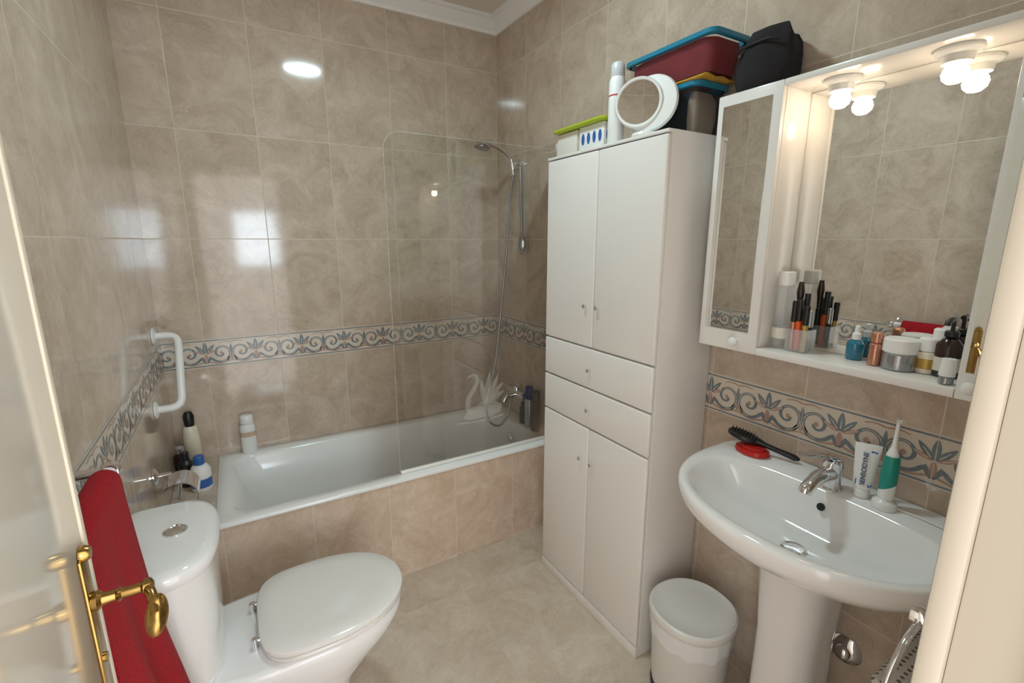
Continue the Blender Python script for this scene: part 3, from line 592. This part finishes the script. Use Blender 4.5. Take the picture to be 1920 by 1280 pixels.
b = B(); b.tube(spline([(1.270, 0.812, z0+0.108), (1.2635, 0.84, z0+0.114), (1.2635, 0.90, z0+0.112), (1.268, 0.926, z0+0.108)]), 0.0035, 8); b.build('zipper', M_['black'], bk)
# toiletries on the shelf
SZ = MZ0+0.0204
def PS(u, v, xmax=1.352):
    x, y, z = PZ(u, v, SZ)
    if x > xmax: y *= xmax/x; x = xmax
    return (x, y, SZ)
bottle('micellar_water_bottle', 'tall clear bottle with white cap at the far end of the mirror shelf', 'bottle', (1.318, 0.742, SZ), cyl(0.024, 0, 0.175, 0.005), M_['clear'], cyl(0.021, 0.175, 0.215), M_['white'], (0.0243, 0.03, 0.06), M_['label'])
cu = thing('makeup_organizer', 'clear acrylic makeup holder beside the tall clear bottle', 'organizer', (1.318, 0.690, SZ))
b = B(); b.box(1.295, 1.345, 0.662, 0.716, SZ, SZ+0.003)
for a in ((1.295, 1.297, 0.662, 0.716), (1.343, 1.345, 0.662, 0.716), (1.295, 1.345, 0.662, 0.664), (1.295, 1.345, 0.714, 0.716), (1.319, 1.321, 0.662, 0.716)): b.box(a[0], a[1], a[2], a[3], SZ+0.003, SZ+0.062)
b.build('holder', M_['clear'], cu)
pens = [(1.307, 0.706, 0.135, 'copper', 'rose tube with black cap at the far front of the makeup holder'), (1.307, 0.690, 0.14, 'orange', 'orange makeup tube standing in the makeup holder'), (1.307, 0.674, 0.125, 'gold', 'gold lipstick tube standing in the makeup holder'), (1.332, 0.706, 0.185, 'black', 'black handled makeup brush at the back of the makeup holder'), (1.332, 0.690, 0.155, 'orange', 'taller orange tube with black cap at the back of the makeup holder'), (1.332, 0.674, 0.11, 'black', 'short black eyeliner nearest the middle of the shelf in the holder')]
for i, (x, y, h, m, lab) in enumerate(pens):
    t = thing('makeup_brush' if 'brush' in lab else 'makeup_tube', lab, 'makeup', (x, y, SZ+0.0032), 0, 'makeup in the acrylic holder', local=True)
    M = Matrix.Rotation(math.radians(0.8*(-1)**i), 4, 'X') @ Matrix.Rotation(math.radians(-0.8), 4, 'Y')
    B().lathe(cyl(0.0072, 0.0, h*0.58, 0.001), 16, M=M).build('tube', M_[m], t)
    if 'brush' in lab: B().lathe([(0.006, h*0.58), (0.0072, h*0.7), (0.010, h*0.85), (0.006, h), (0, h)], 16, M=M).build('bristles', M_['brown'], t)
    else: B().lathe(cyl(0.0076, h*0.58, h, 0.0015), 16, M=M).build('cap', M_['black' if m not in ('black',) else 'silver'], t)
p = PS(1600, 672); bottle('serum_dropper_bottle', 'small blue glass dropper bottle with white top on the mirror shelf', 'bottle', p, [(0, 0), (0.017, 0), (0.019, 0.003), (0.019, 0.042), (0.010, 0.052), (0, 0.052)], M_['tealglass'], [(0, 0.052), (0.010, 0.052), (0.010, 0.066), (0.006, 0.07), (0.006, 0.085), (0, 0.088)], M_['white'])
p = PS(1637, 684); bottle('concealer_tube', 'rose coloured metal tube standing beside the blue dropper bottle', 'tube', p, cyl(0.014, 0, 0.055), M_['copper'], cyl(0.013, 0.055, 0.082), M_['copper'])
p = PS(1683, 688, 1.335); bottle('face_cream_jar', 'wide silver cream jar with white lid in the middle of the shelf', 'jar', p, cyl(0.034, 0, 0.040), M_['silver'], cyl(0.035, 0.040, 0.074), M_['white'])
p = PS(1722, 697); bottle('lip_balm_tube', 'short black lip balm tube in front of the cream jar', 'tube', p, cyl(0.011, 0, 0.04), M_['black'], cyl(0.0105, 0.04, 0.062), M_['black'], (0.0112, 0.012, 0.02), M_['label'])
p = PS(1738, 672, 1.350); bottle('foundation_bottle', 'cream bottle with gold label and white lid behind the black lip balm', 'bottle', p, cyl(0.021, 0, 0.050), M_['cream'], cyl(0.019, 0.050, 0.082), M_['white'], (0.0214, 0.012, 0.035), M_['gold'])
bottle('serum_bottle', 'pale bottle with tall white cap at the back beside the pump bottle', 'bottle', (1.358, 0.405, SZ), cyl(0.017, 0, 0.06), M_['white'], cyl(0.015, 0.06, 0.105), M_['white'])
p = PS(1770, 702); bottle('soap_pump_bottle', 'dark brown pump bottle with pale label at the near shelf end', 'bottle', (p[0], p[1], p[2]), [(0, 0), (0.022, 0), (0.024, 0.003), (0.024, 0.072), (0.013, 0.086), (0, 0.088)], M_['brown'], cyl(0.013, 0.088, 0.104), M_['black'], (0.0244, 0.014, 0.045), M_['label'], pump=0.116)
bottle('hand_cream_tube', 'small white tube with silver cap at the shelf front by the pump bottle', 'tube', (1.278, 0.361, SZ), cyl(0.013, 0, 0.018), M_['silver'], [(0, 0.018), (0.014, 0.018), (0.014, 0.03), (0.012, 0.055), (0, 0.056)], M_['white'])
# ------------------------------------------------------------------ WASHBASIN
WY = 0.5475
ws = thing('washbasin', 'white ceramic pedestal washbasin under the mirror cabinet', 'washbasin', (1.2, WY, 0))
XC = 1.245
def ow(k, z, kb=None):
    return sup(XC, WY, 0.333*k, (0.146 if kb is None else kb), 0.337*k, 2.25, 6, z, -1, 72)
def iw(k, z, dx=0.0): return sup(1.165+dx, WY, 0.215*k, 0.108*k, 0.288*k, 2.25, 2.7, z, -1, 72)
R = [ow(0.30, 0.690, 0.06), ow(0.44, 0.704, 0.11), ow(0.70, 0.742, 0.14), ow(0.90, 0.785, 0.145), ow(0.98, 0.818), ow(1.0, 0.845), ow(0.995, 0.857), ow(0.98, 0.862),
     iw(1.03, 0.861), iw(0.99, 0.855), iw(0.93, 0.830), iw(0.82, 0.790), iw(0.62, 0.757, 0.01), iw(0.36, 0.742, 0.015), iw(0.10, 0.738, 0.02)]
B().loft(R).build('basin', M_['ceramic'], ws, ang=60)
PY = WY+0.012
R = [sup(1.215, PY, 0.098, 0.13, 0.094, 2.4, 4, 0.0, -1), sup(1.215, PY, 0.098, 0.13, 0.094, 2.4, 4, 0.03, -1), sup(1.215, PY, 0.080, 0.12, 0.078, 2.4, 4, 0.12, -1), sup(1.215, PY, 0.078, 0.12, 0.076, 2.4, 4, 0.45, -1), sup(1.215, PY, 0.090, 0.12, 0.088, 2.4, 4, 0.62, -1), sup(1.215, PY, 0.108, 0.12, 0.104, 2.4, 4, 0.705, -1)]
B().loft(R).build('pedestal', M_['ceramic'], ws, ang=60)
b = B(); b.lathe([(0, 0), (0.030, 0), (0.030, 0.003), (0.024, 0.005), (0.022, 0.003), (0, 0.004)], 28, M=T(1.145, WY, 0.7395)); b.build('drain', M_['chrome'], ws)
b = B(); b.lathe([(0, 0), (0.010, 0), (0.010, 0.002), (0, 0.002)], 20, M=axis_M((1.2530, WY, 0.823), (-1, 0, 0.45))); b.build('overflow_hole', M_['dark'], ws)
fx, fy, fz = 1.302, 0.553, 0.8615
fa = thing('basin_mixer_tap', 'chrome single lever mixer tap at the back of the washbasin', 'tap', (fx, fy, fz))
b = B(); b.lathe([(0, 0), (0.027, 0), (0.027, 0.005), (0.022, 0.010), (0.022, 0.060), (0.024, 0.064), (0.021, 0.082), (0, 0.085)], 28, M=T(fx, fy, fz) @ Matrix.Rotation(math.radians(-5), 4, 'Y')); b.build('tap_body', M_['chrome'], fa)
b = B(); b.tube(fillet([(fx, fy, fz+0.045), (fx-0.075, fy, fz+0.052), (fx-0.125, fy, fz+0.034), (fx-0.130, fy, fz+0.022)], 0.03), [0.021]+[0.018]*5+[0.016]*9+[0.015], 16) ; b.build('spout', M_['chrome'], fa)
b = B(); b.tube(spline([(fx-0.005, fy, fz+0.085), (fx-0.04, fy+0.006, fz+0.098), (fx-0.09, fy+0.015, fz+0.112), (fx-0.125, fy+0.02, fz+0.118)], 5), [0.020]*4+[0.017]*6+[0.014]*6, 14, flat=0.42); b.build('lever', M_['chrome'], fa)
# hairbrushes
DZ0 = 0.862
hb = thing('hair_brush', 'round red hairbrush lying under the black brush on the basin corner', 'hairbrush', (1.315, 0.79, DZ0))
b = B(); b.lathe([(0, 0), (0.036, 0), (0.042, 0.006), (0.040, 0.016), (0.028, 0.020), (0, 0.020)], 32, M=T(1.316, 0.785, DZ0+0.0002) @ Matrix.Diagonal((0.9, 1.25, 1, 1))); b.build('brush_pad', M_['redplastic'], hb)
b = B(); b.lathe([(0, 0.02), (0.030, 0.02), (0.030, 0.026), (0, 0.028)], 32, M=T(1.316, 0.785, DZ0) @ Matrix.Diagonal((0.9, 1.25, 1, 1))); b.build('red_back', M_['redplastic'], hb)
A0, A1 = Vector((1.305, 0.835, DZ0+0.050)), Vector((1.362, 0.668, DZ0+0.014))
hk = thing('hair_brush', 'black paddle hairbrush resting across the red brush with bristles up', 'hairbrush', tuple(A0))
dv = (A1-A0).normalized(); ang = math.atan2(dv.y, dv.x); MB = Matrix.Translation(A0) @ Matrix.Rotation(ang, 4, 'Z') @ Matrix.Rotation(math.asin(-dv.z), 4, 'Y')
b = B(); b.loft([[tuple(Vector((0.045*math.cos(t_)*k+0.02, 0.029*math.sin(t_)*k, z))) for t_ in [2*PI*i/32 for i in range(32)]] for k, z in ((0.8, -0.008), (1, -0.004), (1, 0.004), (0.9, 0.008))], M=MB); b.build('paddle', M_['black'], hk)
b = B(); b.tube([(0.060, 0, 0), (0.085, 0, 0), (0.12, 0, 0), (0.168, 0, 0), (0.18, 0, 0)], [0.014, 0.008, 0.008, 0.009, 0.004], 12, M=MB); b.build('handle', M_['black'], hk)
b = B()
for i in range(-4, 5):
    for j in range(-2, 3):
        x, y = 0.009*i, 0.0095*j
        if (x/0.042)**2+(y/0.026)**2 < 1: b.tube([(x+0.02, y, 0.007), (x+0.02, y, 0.016)], [0.0012, 0.0009], 6, M=MB)
bo = b.build('bristles', M_['black'], hk)
# toothpaste
tp = thing('toothpaste_tube', 'white and blue toothpaste tube standing on its cap by the tap', 'toothpaste', (1.322, 0.492, DZ0+0.0005), math.radians(-66), local=True)
b = B(); b.lathe(cyl(0.017, 0, 0.022, 0.002), 28); b.build('cap', M_['white'], tp)
def tr_(z, hx, hy): return [(hx*math.cos(2*PI*i/36), hy*math.sin(2*PI*i/36), z) for i in range(36)]
b = B(); b.loft([tr_(0.022, 0.016, 0.016), tr_(0.030, 0.0205, 0.018), tr_(0.07, 0.0235, 0.014), tr_(0.11, 0.026, 0.007), tr_(0.128, 0.0275, 0.002), tr_(0.142, 0.0278, 0.0012)]); tb = b.build('tube', M_['white'], tp, ang=60)
def front(x, z):
    t = (z-0.03)/0.098; hx = 0.0205+0.007*t; hy = max(0.0012, 0.018-0.016*t); return -hy*math.sqrt(max(0, 1-(x/hx)**2))-0.0006
b = B()
b.ribbon([(0.0135-0.005*math.sin(i/14*PI), 0.033+0.092*i/14) for i in range(15)], 0.008, 0.013, lambda x, z, d: (x, front(x, z)-d, z), 0.0002)
b.ribbon([(-0.016, 0.034+0.0075*i) for i in range(12)], 0.002, 0.006, lambda x, z, d: (x, front(x, z)-d, z), 0.0002)
b.build('blue_stripe', M_['blue'], tp, recalc=False)
tilt = math.atan2(0.016, 0.098)
tx = text('lettering', 'SENSODYNE', 0.0150, M_['navy'], tp, T(-0.0025, -0.0136, 0.080) @ Matrix.Rotation(-tilt*0.95, 4, 'X') @ Matrix.Rotation(PI/2, 4, 'X') @ Matrix.Rotation(PI/2, 4, 'Z'), 0.0012)
# electric toothbrush
EX, EY = 1.312, 0.438
et = thing('electric_toothbrush', 'teal and white electric toothbrush standing on its white charger', 'toothbrush', (EX, EY, DZ0+0.0003), math.radians(-70), local=True)
b = B(); b.lathe([(0, 0), (0.026, 0), (0.027, 0.004), (0.025, 0.016), (0.016, 0.022), (0.012, 0.030), (0, 0.030)], 32); b.build('charger_base', M_['white'], et)
b = B(); b.lathe([(0.0155, 0.026), (0.017, 0.032), (0.0165, 0.09), (0.014, 0.135), (0.009, 0.15), (0.006, 0.158), (0, 0.158)], 28); b.build('handle', M_['white'], et)
b = B()
b.loft([[(0.0172*math.cos(2*PI*i/28), 0.0172*math.sin(2*PI*i/28), 0.056+0.010*math.cos(2*PI*i/28)) for i in range(28)], [(0.0174*math.cos(2*PI*i/28), 0.0174*math.sin(2*PI*i/28), 0.10) for i in range(28)], [(0.0150*math.cos(2*PI*i/28), 0.0150*math.sin(2*PI*i/28), 0.136) for i in range(28)]], False, False); b.build('grip', M_['teal'], et, recalc=True)
b = B(); b.tube([(0, 0, 0.156), (0, 0, 0.19), (0, 0, 0.222)], [0.006, 0.0042, 0.004], 12); b.build('brush_neck', M_['white'], et)
b = B(); b.lathe([(0, 0), (0.0065, 0), (0.0065, 0.005), (0, 0.006)], 18, M=axis_M((0, -0.001, 0.226), (0.6, -0.8, 0))); b.lathe(cyl(0.0058, 0.005, 0.013, 0.001), 18, M=axis_M((0, -0.001, 0.226), (0.6, -0.8, 0))); b.build('brush_head', M_['label'], et)
inv = (Matrix.Translation((EX, EY, DZ0+0.0003)) @ Matrix.Rotation(math.radians(-70), 4, 'Z')).inverted()
cab = [inv @ Vector(p) for p in spline([(1.318, 0.414, DZ0+0.006), (1.325, 0.39, DZ0+0.0035), (1.320, 0.33, DZ0+0.0035), (1.305, 0.27, DZ0+0.0035), (1.30, 0.226, DZ0+0.0035)], 8)]
B().tube(cab, 0.0022, 8).build('cable', M_['white'], et)
# drain valve on wall
b = B(); b.lathe([(0, 0), (0.042, 0), (0.042, 0.004), (0.032, 0.014), (0.020, 0.017), (0.018, 0.030), (0.011, 0.035), (0, 0.035)], 32, M=axis_M((XR-0.0008, 0.492, 0.36), (-1, 0, 0)))
tag(b.build('pipe_valve', M_['chrome'], None, (XR, 0.492, 0.36)), 'round chrome valve cover low on the wall beside the pedestal', 'valve')
# ------------------------------------------------------------------ BIN
bx, by = 1.185, 0.845
bi = thing('pedal_bin', 'white plastic pedal bin with closed lid between cabinet and washbasin', 'bin', (bx, by, 0))
def bn(k, z, n=2.15): return sup(bx, by, 0.132*k, 0.132*k, 0.132*k, n, n, z)
b = B(); b.loft([bn(0.84, 0.035), bn(0.86, 0.05), bn(0.93, 0.27), bn(0.94, 0.285)]); b.build('bin_body', M_['greywhite'], bi, ang=60)
b = B(); b.loft([bn(0.84, 0.0), bn(0.87, 0.004), bn(0.87, 0.032), bn(0.85, 0.036)]); b.build('base_ring', M_['black'], bi, ang=60)
R = []
for z, k, am in ((0.232, 0.955, 0.012), (0.25, 0.965, 0.016), (0.275, 0.972, 0.010), (0.297, 0.965, 0.004)):
    ring = bn(k, z); R.append([(bx+(x-bx)*(1+am*math.sin(i*1.7)), by+(y-by)*(1+am*math.sin(i*1.7)), zz_+(0.006*math.sin(i*1.1) if z < 0.24 else 0)) for i, (x, y, zz_) in enumerate(ring)])
b = B(); b.loft(R, False, False); b.build('liner_bag', M_['bag'], bi, ang=60)
b = B(); b.loft([bn(0.99, 0.296), bn(1.02, 0.300), bn(1.03, 0.314), bn(1.01, 0.324), bn(0.96, 0.328), bn(0.94, 0.3265), bn(0.6, 0.330), bn(0.2, 0.331)]); b.build('lid', M_['greywhite'], bi, ang=40)
b = B(); b.box(bx-0.155, bx-0.10, by-0.025, by+0.025, 0.010, 0.020, 0.003); b.build('pedal', M_['black'], bi)
# laundry basket
lb = thing('laundry_basket', 'white perforated plastic basket between the pedestal and the door wall', 'basket', (1.23, 0.23, 0))
b = B(); b.loft([rrect(1.10, 1.36, 0.145, 0.315, 0.03, 0.0), rrect(1.085, 1.375, 0.13, 0.33, 0.03, 0.56)]); b.build('basket_body', M_['white'], lb)
b = B(); b.loft([rrect(1.080, 1.380, 0.126, 0.334, 0.03, 0.561), rrect(1.078, 1.382, 0.124, 0.336, 0.03, 0.575), rrect(1.084, 1.376, 0.13, 0.33, 0.03, 0.582)]); b.build('basket_lid', M_['holes'], lb)
# towel ring on the front wall
rg = thing('towel_ring', 'chrome towel ring on the wall beside the door frame', 'towel ring', (0.64, YF, 1.07))
b = B(); b.lathe([(0, 0), (0.026, 0), (0.026, 0.006), (0.016, 0.012), (0.009, 0.014), (0.009, 0.058), (0.011, 0.062), (0.011, 0.074), (0, 0.077)], 24, M=axis_M((0.645, YF+0.0008, 1.075), (0, 1, 0))); b.build('wall_mount', M_['chrome'], rg)
b = B(); b.tube([(0.645+0.078*math.cos(2*PI*i/48), YF+0.066, 0.992+0.078*math.sin(2*PI*i/48)) for i in range(48)], 0.0038, 12, closed=True); b.build('ring', M_['chrome'], rg)
# ------------------------------------------------------------------ LIGHTS
def area(name, loc, rot, sx, sy, power, color, shape='RECTANGLE'):
    l = bpy.data.lights.new(name, 'AREA'); l.shape = shape; l.size = sx
    if shape in ('RECTANGLE', 'ELLIPSE'): l.size_y = sy
    l.energy = power; l.color = color
    o = bpy.data.objects.new(name, l); COL.objects.link(o); o.location = loc; o.rotation_euler = rot; return o
area('ceiling_light', (0.56, 1.29, 2.655), (0, 0, 0), 0.22, 0.17, 8.0, (0.72, 0.95, 1.0), 'ELLIPSE')
area('hall_window_light', (0.32, -2.3, 1.52), (PI/2, 0, 0), 0.50, 0.70, 12.0, (0.70, 0.86, 1.0))
w = bpy.data.worlds.new('world'); SC.world = w; w.use_nodes = True
bg = w.node_tree.nodes['Background']; bg.inputs[0].default_value = (1.0, 0.97, 0.935, 1); bg.inputs[1].default_value = 2.35
# ------------------------------------------------------------------ CAMERA
cd = bpy.data.cameras.new('camera'); cd.sensor_width = 36; cd.lens = FPX/1920*36; cd.clip_start = 0.02
co = bpy.data.objects.new('camera', cd); COL.objects.link(co); co.location = (0, 0, CAMZ)
co.rotation_euler = (math.radians(90-PITCH), 0, math.radians(-YAW)); SC.camera = co
SC.view_settings.view_transform = 'Standard'; SC.view_settings.exposure = 0.46
